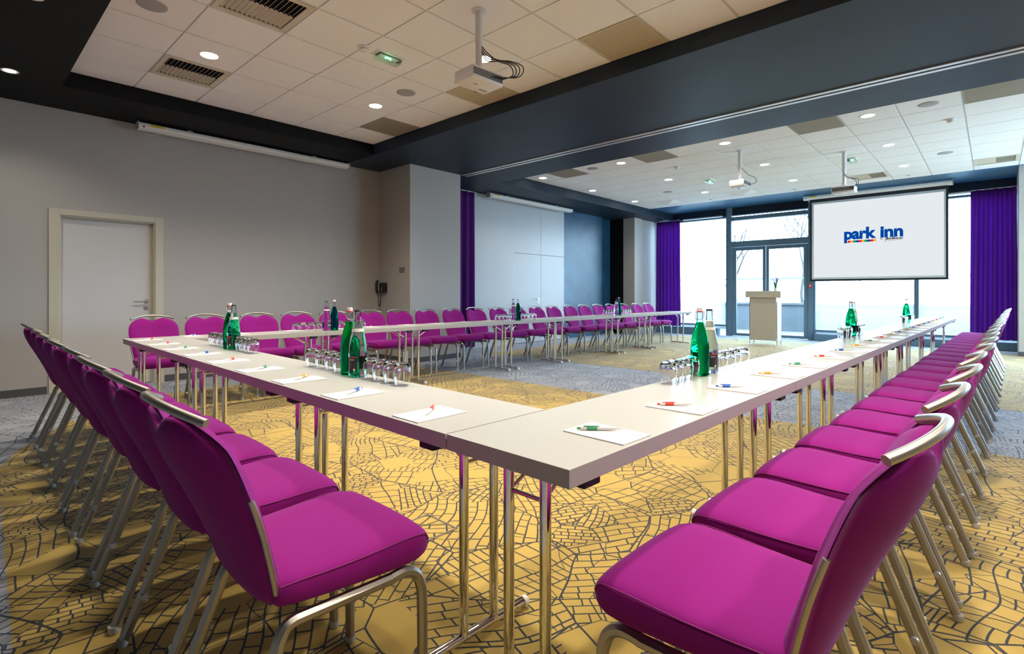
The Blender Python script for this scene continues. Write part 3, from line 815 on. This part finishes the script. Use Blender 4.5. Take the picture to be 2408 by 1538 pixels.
def farc(bx, gx, nm):
    # column pixels -> y on the line x = FARX
    def yy(px):
        u = (px-1204)/F_PX; d = (-math.sin(A)+u*math.cos(A), math.cos(A)+u*math.sin(A)); c, s = math.cos(ROT), math.sin(ROT)
        d = (d[0]*c-d[1]*s, d[0]*s+d[1]*c); return FARX*d[1]/d[0]
    cluster('y', FARX, [(yy(bx[0]),'clear',0,.55),(yy(bx[1]),'green',0,0)], [yy(g) for g in gx], nm, 'far')
farc((768,786), (695,714,733,751,804,820,836,852), 'left end of far row')
farc((1207,1218), (1170,1179,1189,1198,1230,1239,1247,1256), 'middle of far row')
farc((1449,1455.5), (1422,1428,1434,1440,1463,1468,1474,1479), 'window end of far row')

# ------------------------------------------------------------------ ceiling fittings
def downlight(x, y, z, m, label, power, col, lit=True, r=.076):
    t = empty('downlight', (x,y,z)); tag(t, label, 'ceiling light', 'recessed ceiling downlights')
    bm = B(); lathe(bm, [(r,-.002),(r+.018,-.005),(r+.020,0.002),(r,.004)], 32, close=True); obj('trim_ring', bm, M['white_pl'], t, 50)
    bm = B(); lathe(bm, [(0,-.001),(r,-.001),(r,.0005),(0,.0005)], 32); obj('lamp_disc', bm, m, t)
    l = bpy.data.lights.new('downlight_lamp','SPOT'); l.energy = power; l.color = col; l.spot_size = math.radians(135); l.spot_blend = .7
    l.shadow_soft_size = .07
    o = bpy.data.objects.new('downlight_lamp', l); C.objects.link(o); o.parent = t; o.location = (0,0,-.012)
WARM, NEUT = (1,.885,.735), (1,.93,.84)
PW = 140
zt = ZN-.004
for (x,y,where) in [(-5.60,1.745,'nearest the door wall in the near tiled ceiling'),(-5.60,3.60,'below the small vents, by the dark beam, far left of the near ceiling'),
                    (-3.70,3.60,'behind the near projector pole')]:
    downlight(x,y,zt,M['lamp_warm'],'warm downlight '+where,PW,WARM)
for (x,y) in [(-3.70,1.745),(-1.86,1.745),(-1.86,3.60),(0,1.745),(0,3.60),(1.8,1.745),(1.8,3.6)]:
    downlight(x,y,zt,M['lamp_warm'],f'warm downlight of the near ceiling above the frame, {ORD[int((x+8.2)/1.85)]} across, {"front" if y<2 else "beam"} row',PW,WARM)
downlight(-6.98,.43,ZB,M['lamp_warm'],'small warm spotlight in the black ceiling at far left',34,WARM,r=.05)
for k, x in enumerate((-5.1,-3.2,-1.3,.6)): downlight(x,.43,ZB,M['lamp_warm'],f'small warm spotlight of the black ceiling above the frame, {ORD[k]} from left',30,WARM,r=.05)
FD = [(-6.73,8.23),(-4.93,8.24),(-3.09,8.25),(-1.225,8.25),(-6.72,10.08),(-4.925,10.09),(-3.07,10.10),(-1.225,10.10),(-6.72,11.9),(-4.92,11.92),(-3.06,11.9),(-1.22,11.92)]
FDL = ['row nearest the beam','middle row','row nearest the windows']; FDC = ['leftmost','second from left','third from left','rightmost']
FD[4] = (-6.72,10.0)
for i,(x,y) in enumerate(FD): downlight(x,y,ZF-.004,M['lamp_cool'],f'round downlight, {FDC[i%4]} of the {FDL[i//4]}, far ceiling',40,NEUT)
for (x,y) in [(.62,8.25),(.62,10.1),(.62,11.9),(2.4,8.25),(2.4,10.1),(2.4,11.9)]: downlight(x,y,ZF-.004,M['lamp_cool'],f'round downlight beyond the right edge, {"near" if x<1 else "outer"} column, {FDL[min(2,int((y-8)/1.8))]}',40,NEUT)

def cell(p, xs, ys):
    i = max(k for k in range(len(xs)-1) if xs[k] <= p[0]); j = max(k for k in range(len(ys)-1) if ys[k] <= p[1])
    return xs[i],xs[i+1],ys[j],ys[j+1]
def perf_panel(p, xs, ys, z, m, label):
    x0,x1,y0,y1 = cell(p,xs,ys); t = empty('return_air_grille', ((x0+x1)/2,(y0+y1)/2,z)); tag(t, label, 'vent', 'beige return air grilles')
    w, h = (x1-x0)/2-.012, (y1-y0)/2-.012
    bm = B()
    for a in ((-w,w,-h,-h+.02),(-w,w,h-.02,h),(-w,-w+.02,-h+.0202,h-.0202),(w-.02,w,-h+.0202,h-.0202)): box(bm,a[0],a[1],a[2],a[3],-.005,.006)
    obj('frame', bm, m, t)
    bm = B(); k = 0; n = 26
    for k in range(n):
        yy = -h+.02+(2*h-.04)*(k+.5)/n; box(bm,-w+.02,w-.02,yy-.0085,yy+.0085,-.003,.0)
    box(bm,-w,w,-h,h,.004,.008)
    obj('grille', bm, m, t)
perf_panel(near_skip[2],nX,nY,ZN,M['vent_beige'],'beige grille in the near ceiling by the dark beam, nearest us')
perf_panel(near_skip[3],nX,nY,ZN,M['vent_beige'],'beige grille partly behind the near projector, by the dark beam')
perf_panel(near_skip[4],nX,nY,ZN,M['vent_grey'],'beige grille at the far left end of the near ceiling, by the dark beam')
perf_panel(near_skip[5],nX,nY,ZN,M['vent_beige'],'beige grille of the near ceiling above the frame')
for p, lab in zip(far_skip[:4], ['leftmost taupe grille of the far ceiling','second taupe grille from the left of the far ceiling','third taupe grille from the left of the far ceiling','large taupe grille at the right edge of the far ceiling']):
    perf_panel(p,fX,fY,ZF,M['vent_grey'],lab+', along the beam')
def slat_vent(p, xs, ys, z, label):
    x0,x1,y0,y1 = cell(p,xs,ys); t = empty('air_diffuser', ((x0+x1)/2,(y0+y1)/2,z)); tag(t, label, 'vent', 'slatted air diffusers')
    w, h = (x1-x0)/2-.012, (y1-y0)/2-.012
    bm = B()
    for a in ((-w,w,-h,-h+.045),(-w,w,h-.045,h),(-w,-w+.045,-h+.0452,h-.0452),(w-.045,w,-h+.0452,h-.0452)): box(bm,a[0],a[1],a[2],a[3],-.006,.006)
    obj('frame', bm, M['vent_cream'], t)
    bm = B(); box(bm,-w+.045,w-.045,-h+.045,h-.045,.03,.035); obj('duct', bm, M['hole'], t)
    bm = B(); n = 13
    for k in range(n):
        yy = -h+.045+(2*h-.09)*(k+.5)/n
        for xa, xb, an in ((0.0,w-.045,-34),(-w+.045,0.0,62)):
            q = B(); box(q,xa,xb,-.0012,.0012,-.015,.015); xf(q, Matrix.Translation((0,yy,.010))@Matrix.Rotation(math.radians(an),4,'X')); merge(bm,q)
    obj('slats', bm, M['vent_cream'], t)
slat_vent(near_skip[0],nX,nY,ZN,'cream slatted air diffuser beside the leftmost downlight, near ceiling')
slat_vent(near_skip[1],nX,nY,ZN,'cream slatted air diffuser cut by the top edge of the photo')
slat_vent(far_skip[4],fX,fY,ZF,'slatted air diffuser right of the far projector above the screen')
slat_vent(far_skip[5],fX,fY,ZF,'pale slatted air diffuser at the right edge of the far ceiling')
def four_way(p, xs, ys, z, label):
    x0,x1,y0,y1 = cell(p,xs,ys); t = empty('pyramid_diffuser', ((x0+x1)/2,(y0+y1)/2,z)); tag(t, label, 'vent', 'pyramid ceiling diffusers')
    w, h = (x1-x0)/2-.012, (y1-y0)/2-.012
    bm = B(); a = [(-w,-h,0),(w,-h,0),(w,h,0),(-w,h,0)]
    v = [bm.verts.new(q) for q in a]; c = bm.verts.new((0,0,-.07))
    for k in range(4): bm.faces.new([v[k],v[(k+1)%4],c])
    obj('face', bm, M['tile'], t)
    bm = B(); box(bm,-w,w,-h,h,.002,.006); obj('backplate', bm, M['tbar'], t)
four_way(far_skip[6],fX,fY,ZF,'white pyramid-shaped ceiling diffuser nearest the left bulkhead by the windows')
four_way(far_skip[7],fX,fY,ZF,'white pyramid-shaped ceiling diffuser below the middle projector')
def ceil_speaker(x,y,z,label):
    bm = B(); lathe(bm, [(0,-.007),(.09,-.007),(.105,-.004),(.108,.001),(0,.001)], 36)
    tag(obj('ceiling_speaker', bm, M['speaker'], None, 50), label, 'speaker', 'round ceiling speakers').location = (x,y,z)
ceil_speaker(-4.97,3.60,zt,'round grey ceiling speaker between downlight and projector, near ceiling')
ceil_speaker(-4.96,1.13,zt,'round grey ceiling speaker at the top left edge of the photo')
for (x,y,l) in [(-5.53,8.23,'left of the three beam-side'),(-5.53,11.3,'near the windows, left side,'),(-.60,8.25,'right, beam side,'),(-.60,11.3,'right, window side,')]:
    ceil_speaker(x,y,ZF-.004,f'round ceiling speaker, {l} in the far ceiling')
def smoke(x,y,z,label):
    t = empty('smoke_detector', (x,y,z)); tag(t, label, 'smoke detector', 'smoke detectors')
    bm = B(); lathe(bm, [(0,0),(.052,0),(.052,-.014),(.046,-.020),(0,-.020)][::-1], 28); obj('base', bm, M['white_pl'], t, 40)
    bm = B(); lathe(bm, [(0,-.020),(.034,-.020),(.040,-.026),(.040,-.036),(.030,-.046),(.018,-.050),(0,-.050)], 28); obj('sensor_head', bm, M['white_pl'], t, 40)
    bm = B(); lathe(bm, [(0,-.0505),(.004,-.0505),(.004,-.0485),(0,-.0485)], 10); obj('indicator', bm, M['red'], t)
smoke(-4.335,2.665,zt,'white smoke detector beside the emergency light in the near ceiling')
smoke(-4.306,9.16,ZF-.004,'white smoke detector left of the middle projector, far ceiling')
smoke(-.43,9.16,ZF-.004,'white smoke detector at the upper right of the far ceiling')
def emerg(x,y,z,label,rz=0):
    t = empty('emergency_light', (x,y,z), rz); tag(t, label, 'emergency light', 'emergency lights')
    bm = B(); box(bm,-.075,.075,-.15,.15,-.008,.0,bev=.003); obj('base', bm, M['white_pl'], t)
    bm = B(); box(bm,-.052,.052,-.125,.125,-.055,-.008,bev=.004); obj('diffuser', bm, M['em_body'], t)
    bm = B(); box(bm,-.03,.03,-.10,.10,-.018,-.0085); obj('reflector', bm, M['white_pl'], t)
    bm = B()
    for yy in (-.03,.03): q = B(); bmesh.ops.create_uvsphere(q,u_segments=10,v_segments=8,radius=.007); xf(q, Matrix.Translation((0,yy,-.026))); merge(bm,q)
    obj('green_lamp', bm, M['em_glow'], t)
    l = bpy.data.lights.new('green_glow','POINT'); l.energy = .10; l.color = (.3,1,.55); l.shadow_soft_size = .03
    o = bpy.data.objects.new('green_glow', l); C.objects.link(o); o.parent = t; o.location = (0,0,-.035)
emerg(-4.34,2.93,zt,'emergency light box glowing green, near ceiling beside the smoke detector',0)
emerg(-4.32,10.72,ZF-.004,'small emergency light box left of the middle projector, far ceiling')
emerg(-1.82,10.72,ZF-.004,'small emergency light glowing green beside the far projector pole')
def sprinkler(x,y,label):
    bm = B(); lathe(bm, [(0,-.006),(.03,-.005),(.033,.001),(0,.001)], 18)
    tag(obj('sprinkler_rose', bm, M['speaker'], None, 50), label, 'sprinkler', 'sprinkler caps').location = (x,y,ZF-.004)
sprinkler(-5.2,12.95,'tiny grey sprinkler cap by the window edge of the far ceiling, left')
sprinkler(-3.3,12.95,'tiny grey sprinkler cap by the window edge of the far ceiling, middle')
sprinkler(-1.25,12.95,'tiny grey sprinkler cap by the window edge of the far ceiling, right')

# ------------------------------------------------------------------ projectors
def projector(x, y, ztop, zc, rz, label, col, cables):
    t = empty('projector', (x,y,zc), rz); tag(t, label, 'projector', 'ceiling projectors')
    h = ztop-zc
    bm = B(); lathe(bm, [(0,h),(.062,h),(.062,h-.008),(.03,h-.012),(0,h-.012)][::-1], 28); lathe(bm, [(0,h-.01),(.031,h-.01),(.031,.30),(0,.30)], 20); m_ = obj('mount_pole', bm, M[col], t, 40)
    bm = B(); lathe(bm, [(0,.32),(.027,.32),(.027,.075),(0,.075)], 20); box(bm,-.05,.05,-.05,.05,.062,.078,bev=.004); obj('mount_bracket', bm, M[col], m_, 40)
    bm = B(); box(bm,-.165,.165,-.12,.12,-.05,.055,bev=.018); obj('body', bm, M['proj'], t, 40)
    bm = B(); box(bm,-.155,.155,.110,.122,-.025,.035,bev=.004); obj('connector_panel', bm, M['proj_g'], t)
    bm = B(); q = B(); lathe(q, [(0,0),(.038,0),(.038,.03),(.030,.032),(.026,.02),(0,.018)], 24); xf(q, Matrix.Translation((-.09,-.118,0))@Matrix.Rotation(PI/2,4,'X')); merge(bm,q); obj('lens', bm, M['proj_g'], t, 40)
    bm = B()
    for k in range(9): box(bm,-.1655,-.1635,-.085+.019*k,-.078+.019*k,-.02,.03)
    obj('air_vents', bm, M['proj_g'], t)
    bm = B(); box(bm,-.12,-.04,-.06,-.03,-.052,-.0495); box(bm,.03,.075,.01,.025,-.052,-.0495); obj('underside_labels', bm, M['speaker'], t)
    for k in range(cables):
        a = .02*k
        bm = B(); tube(bm, smooth_path([(-.01,.026,.27-a),(-.05,.06,.21-a),(-.12-a,.10+a,.16),(-.19-1.5*a,.17+a,.12),(-.20-a,.19,.04),(-.13+.035*k,.122,.0)],6), .0042, 7)
        obj('cable', bm, M['cable'], t, 50)
projector(-3.095,2.96,zt,2.895,math.radians(-93),'white projector with black cables on a pole in the near ceiling','proj',4)
projector(-3.07,8.85,ZF-.004,2.945,math.radians(-90),'cream projector on a pole in the middle of the far ceiling','proj',1)
projector(-1.822,10.07,ZF-.004,2.86,math.radians(180),'projector on a pole right before the lowered screen','proj',2)

# ------------------------------------------------------------------ projection screens
def housing(name, p0, p1, z0, z1, dep, label):
    """closed screen case from p0 to p1"""
    d = Vector((p1[0]-p0[0], p1[1]-p0[1], 0)); L = d.length; rz = math.atan2(d.y, d.x)
    t = empty(name, (p0[0],p0[1],z0), rz); h = z1-z0
    bm = B(); prof = [(0,0),(dep*.55,0),(dep*.9,h*.25),(dep,h*.5),(dep*.95,h*.85),(dep*.7,h),(0,h)]
    a = [bm.verts.new((0,-u,v)) for u,v in prof]; b = [bm.verts.new((L,-u,v)) for u,v in prof]
    for k in range(len(prof)): bm.faces.new([a[k],a[(k+1)%len(prof)],b[(k+1)%len(prof)],b[k]])
    bm.faces.new(a); bm.faces.new(b[::-1])
    obj('casing', bm, M['white_pl'], t, 30)
    for xa in (-.012, L):
        bm = B(); box(bm,xa,xa+.012,-dep-.004,0,-.004,h+.004,bev=.003); obj('end_cap', bm, M['speaker'], t)
    bm = B(); box(bm,.12,.27,-dep-.003,-dep*.9,h*.48,h*.78); obj('warning_sticker', bm, M['sticker'], t)
    bm = B(); box(bm,.04,.06,-dep-.002,-dep*.85,h*.25,h*.42); obj('key_switch', bm, M['hole'], t)
    bm = B(); tube(bm, smooth_path([(.07,-dep*.4,.0),(.09,-dep*.4,-.03),(.14,-dep*.4,-.045),(.2,-dep*.4,-.03),(.25,-dep*.4,.0)],4), .004, 6); obj('cord', bm, M['white_pl'], t)
    if True:
        bm = B(); 
        for k in (.2,.8): box(bm,L*k-.03,L*k+.03,-dep*.6,0,h-.002,h+.02)
        obj('bracket', bm, M['speaker'], t)
    return t, L
def wall_case(x, y0, y1, z0, z1, label):
    t, L = housing('projection_screen_case', (x,y0), (x,y1), z0, z1, .115, ''); tag(t, label, 'projection screen', None); return t
wall_case(-7.86, 1.63, 4.49, 3.195, 3.30-.02, 'rolled-up white projection screen case with yellow sticker along the near left wall')
wall_case(-7.86, 7.745, 10.65, 3.18, 3.29-.02, 'rolled-up white projection screen case above the white double doors')
t, L = housing('projection_screen', (-3.37,14.10), (-.63,14.10), 3.395, 3.49, .10, '')
tag(t, 'lowered projection screen showing the park inn logo in front of the windows', 'projection screen')
bx, by, bz = -3.37, 14.10, 3.395
def scr(name, rects, y, m, th=.001):
    bm = B()
    for x0,x1,z0,z1 in rects: box(bm, x0-bx, x1-bx, y-by, y+th-by, z0-bz, z1-bz)
    return obj(name, bm, m, t)
scr('black_border', [(-3.245,-.695,1.468,3.40)], 14.052, M['screen_black'])
scr('grey_border', [(-3.205,-.735,1.492,3.32)], 14.050, M['screen_border'])
img = scr('projected_image', [(-3.165,-.765,1.535,3.270)], 14.048, M['screen_w'])
bm = B(); box(bm, -3.26-bx, -.68-bx, 14.035-by, 14.065-by, 1.445-bz, 1.47-bz, bev=.006); obj('bottom_bar', bm, M['screen_black'], t)
# logo, projected flat on the fabric
def on_screen(bm, x, z, sx, sz, y=14.0465):
    return xf(bm, Matrix.Translation((x-bx, y-by, z-bz))@Matrix.Rotation(PI/2,4,'X')@Matrix.Diagonal((sx,sz,1,1)))
def fit_text(s, x0, x1, zbase, zx, xh_chars='x', offset=0, shear=0, spacing=1.0):
    bm = text_bm(s, 1.0, 0, offset, shear, spacing=spacing)
    xs = [v.co.x for v in bm.verts]; a, b = min(xs), max(xs)
    xf(bm, Matrix.Translation((-a,0,0)))
    ref = text_bm(xh_chars, 1.0, 0, offset); hx = max(v.co.y for v in ref.verts); ref.free()
    return on_screen(bm, x0, zbase, (x1-x0)/(b-a), zx/hx)
bm = fit_text('park', -2.543, -1.925, 2.405, .170, offset=.042, spacing=.95)
obj('logo_word_park', bm, M['logo_blue'], img)
bm = fit_text('inn', -1.856, -1.447, 2.405, .170, offset=.042, spacing=.97)
obj('logo_word_inn', bm, M['logo_blue'], img)
for k in range(10):
    c = ['lg_red','lg_yel','lg_grn','logo_blue'][k%4]
    x0 = -2.475+.0545*k
    bm = B(); box(bm, x0-bx, x0+.0545-bx, 14.0465-by, 14.0470-by, 2.318-bz, 2.366-bz); obj('logo_colour_bar', bm, M[c], img)
bm = fit_text('by', -1.856, -1.802, 2.350, .028); obj('logo_word_by', bm, M['lg_blk'], img)
bm = fit_text('Radisson', -1.775, -1.450, 2.345, .030, shear=.45, spacing=.9, offset=.03)
tube(bm, [(x-bx, 14.0462-by, z-bz) for x, z in ((-1.775,2.295),(-1.755,2.33),(-1.735,2.36),(-1.72,2.385))], .0045, 5)
tube(bm, [(x-bx, 14.0462-by, z-bz) for x, z in ((-1.735,2.348),(-1.72,2.325),(-1.70,2.315),(-1.62,2.320),(-1.50,2.333),(-1.455,2.334))], .0028, 5)
obj('logo_word_script', bm, M['lg_blk'], img)

# ------------------------------------------------------------------ lectern with plant
t = empty('lectern', (-3.84,12.60,0)); tag(t, 'cream lectern on steel legs before the glass door', 'lectern')
bm = B(); box(bm,-.375,.375,-.10,.30,1.065,1.212,bev=.004); obj('desk_top', bm, M['lectern'], t)
bm = B(); box(bm,-.275,.275,-.065,-.045,.10,1.065,bev=.002); obj('front_panel', bm, M['lectern'], t)
for sx in (-1,1):
    bm = B(); box(bm,sx*.287-.008,sx*.287+.008,-.03,.22,.10,1.065); obj('side_panel', bm, M['white_pl'], t)
    for yy in (-.055,.24):
        bm = B(); tube(bm,[(sx*.29,yy,.006),(sx*.29,yy,1.065)],.010,10); lg = obj('leg', bm, M['steel'], t, 50)
        bm = B(); lathe(bm,[(0,0),(.035,0),(.035,.006),(0,.006)],18,sx*.29,yy); obj('foot_plate', bm, M['steel'], lg)
bm = B(); box(bm,-.28,.28,.0,.22,.10,.115); obj('shelf', bm, M['steel'], t)
t = empty('potted_lavender', (-3.63,12.72,1.2125)); tag(t, 'small plant with purple stems standing on the lectern', 'plant')
bm = B(); lathe(bm,[(0,0),(.030,0),(.038,.06),(.036,.06),(.03,.05),(0,.05)],18); obj('pot', bm, M['white_pl'], t, 50)
rnd = random.Random(3)
for k in range(9):
    a = rnd.uniform(0,6.3); l = rnd.uniform(.16,.26); s = rnd.uniform(.1,.5)
    p = [Vector((.01*math.cos(a),.01*math.sin(a),.04)), Vector((.02*math.cos(a)+s*.04*math.cos(a),.02*math.sin(a),.04+l*.6)), Vector((s*.16*math.cos(a),.1*s*math.sin(a),.04+l))]
    bm = B(); tube(bm, smooth_path(p,3), [.008]*6+[.004], 6); st = obj('stem', bm, M['leaf'], t)
    bm = B(); q = p[1].lerp(p[2],.6); tube(bm, [q, q.lerp(p[2],.5), p[2]], [.011,.012,.005], 7); obj('flower_spike', bm, M['lavender'], st)

# ------------------------------------------------------------------ wall phone, notice, alarm, floor box
t = empty('wall_phone', (-7.90,5.22,1.27)); tag(t, 'black wall telephone with hanging cord on the grey pier', 'telephone')
bm = B(); box(bm,-.02,.15,-.06,0,-.10,.07,bev=.012); obj('base', bm, M['label'], t)
bm = B(); tube(bm, smooth_path([(-.06,-.05,-.10),(-.065,-.075,-.07),(-.065,-.08,0),(-.065,-.075,.08),(-.06,-.05,.11)],4), .020, 10, sx=1.1); obj('handset', bm, M['label'], t, 60)
bm = B(); box(bm,.05,.065,-.062,-.06,-.07,-.01); obj('keypad_label', bm, M['speaker'], t)
bm = B(); tube(bm, smooth_path([(-.055,-.05,-.11),(-.06,-.045,-.22),(-.055,-.045,-.31),(-.035,-.04,-.335),(-.02,-.035,-.31),(-.012,-.03,-.2),(-.0,-.03,-.10)],5), .0055, 7); obj('cord', bm, M['cable'], t, 60)
t = empty('wall_notice', (-7.32,5.219,1.55)); tag(t, 'small printed notice near the edge of the grey pier', 'notice')
bm = B(); box(bm,-.085,.085,-.002,0,-.05,.05); obj('sheet', bm, mat('notice_film', (.30,.27,.24,1), .6), t)
bm = B()
for k,(z,w) in enumerate([(.03,.075),(.012,.07),(-.012,.068),(-.035,.06)]): box(bm,-w,w,-.003,-.002,z-.004,z+.004)
obj('printed_line', bm, M['label'], t)
t = empty('alarm_call_point', (-3.365,14.61,1.35)); tag(t, 'small red alarm call point on the frame right of the glass door', 'alarm')
bm = B(); box(bm,-.03,.03,-.03,0,-.05,.05,bev=.006); obj('casing', bm, M['red'], t)
bm = B(); box(bm,-.016,.016,-.032,-.03,-.016,.016); obj('glass_plate', bm, M['white_pl'], t)
t = empty('floor_box', (-2.05,1.585,.001)); t.rotation_euler = (0,0,-ROT); tag(t, 'square metal-trimmed floor socket box in the yellow carpet', 'floor box')
bm = B()
for a in ((-.12,.12,-.12,-.11),(-.12,.12,.11,.12),(-.12,-.11,-.1098,.1098),(.11,.12,-.1098,.1098)): box(bm,a[0],a[1],a[2],a[3],0,.004)
obj('trim_frame', bm, M['steel'], t)
bm = B(); box(bm,-.109,.109,-.109,.109,0,.002); obj('lid', bm, M['carpet_y'], t)
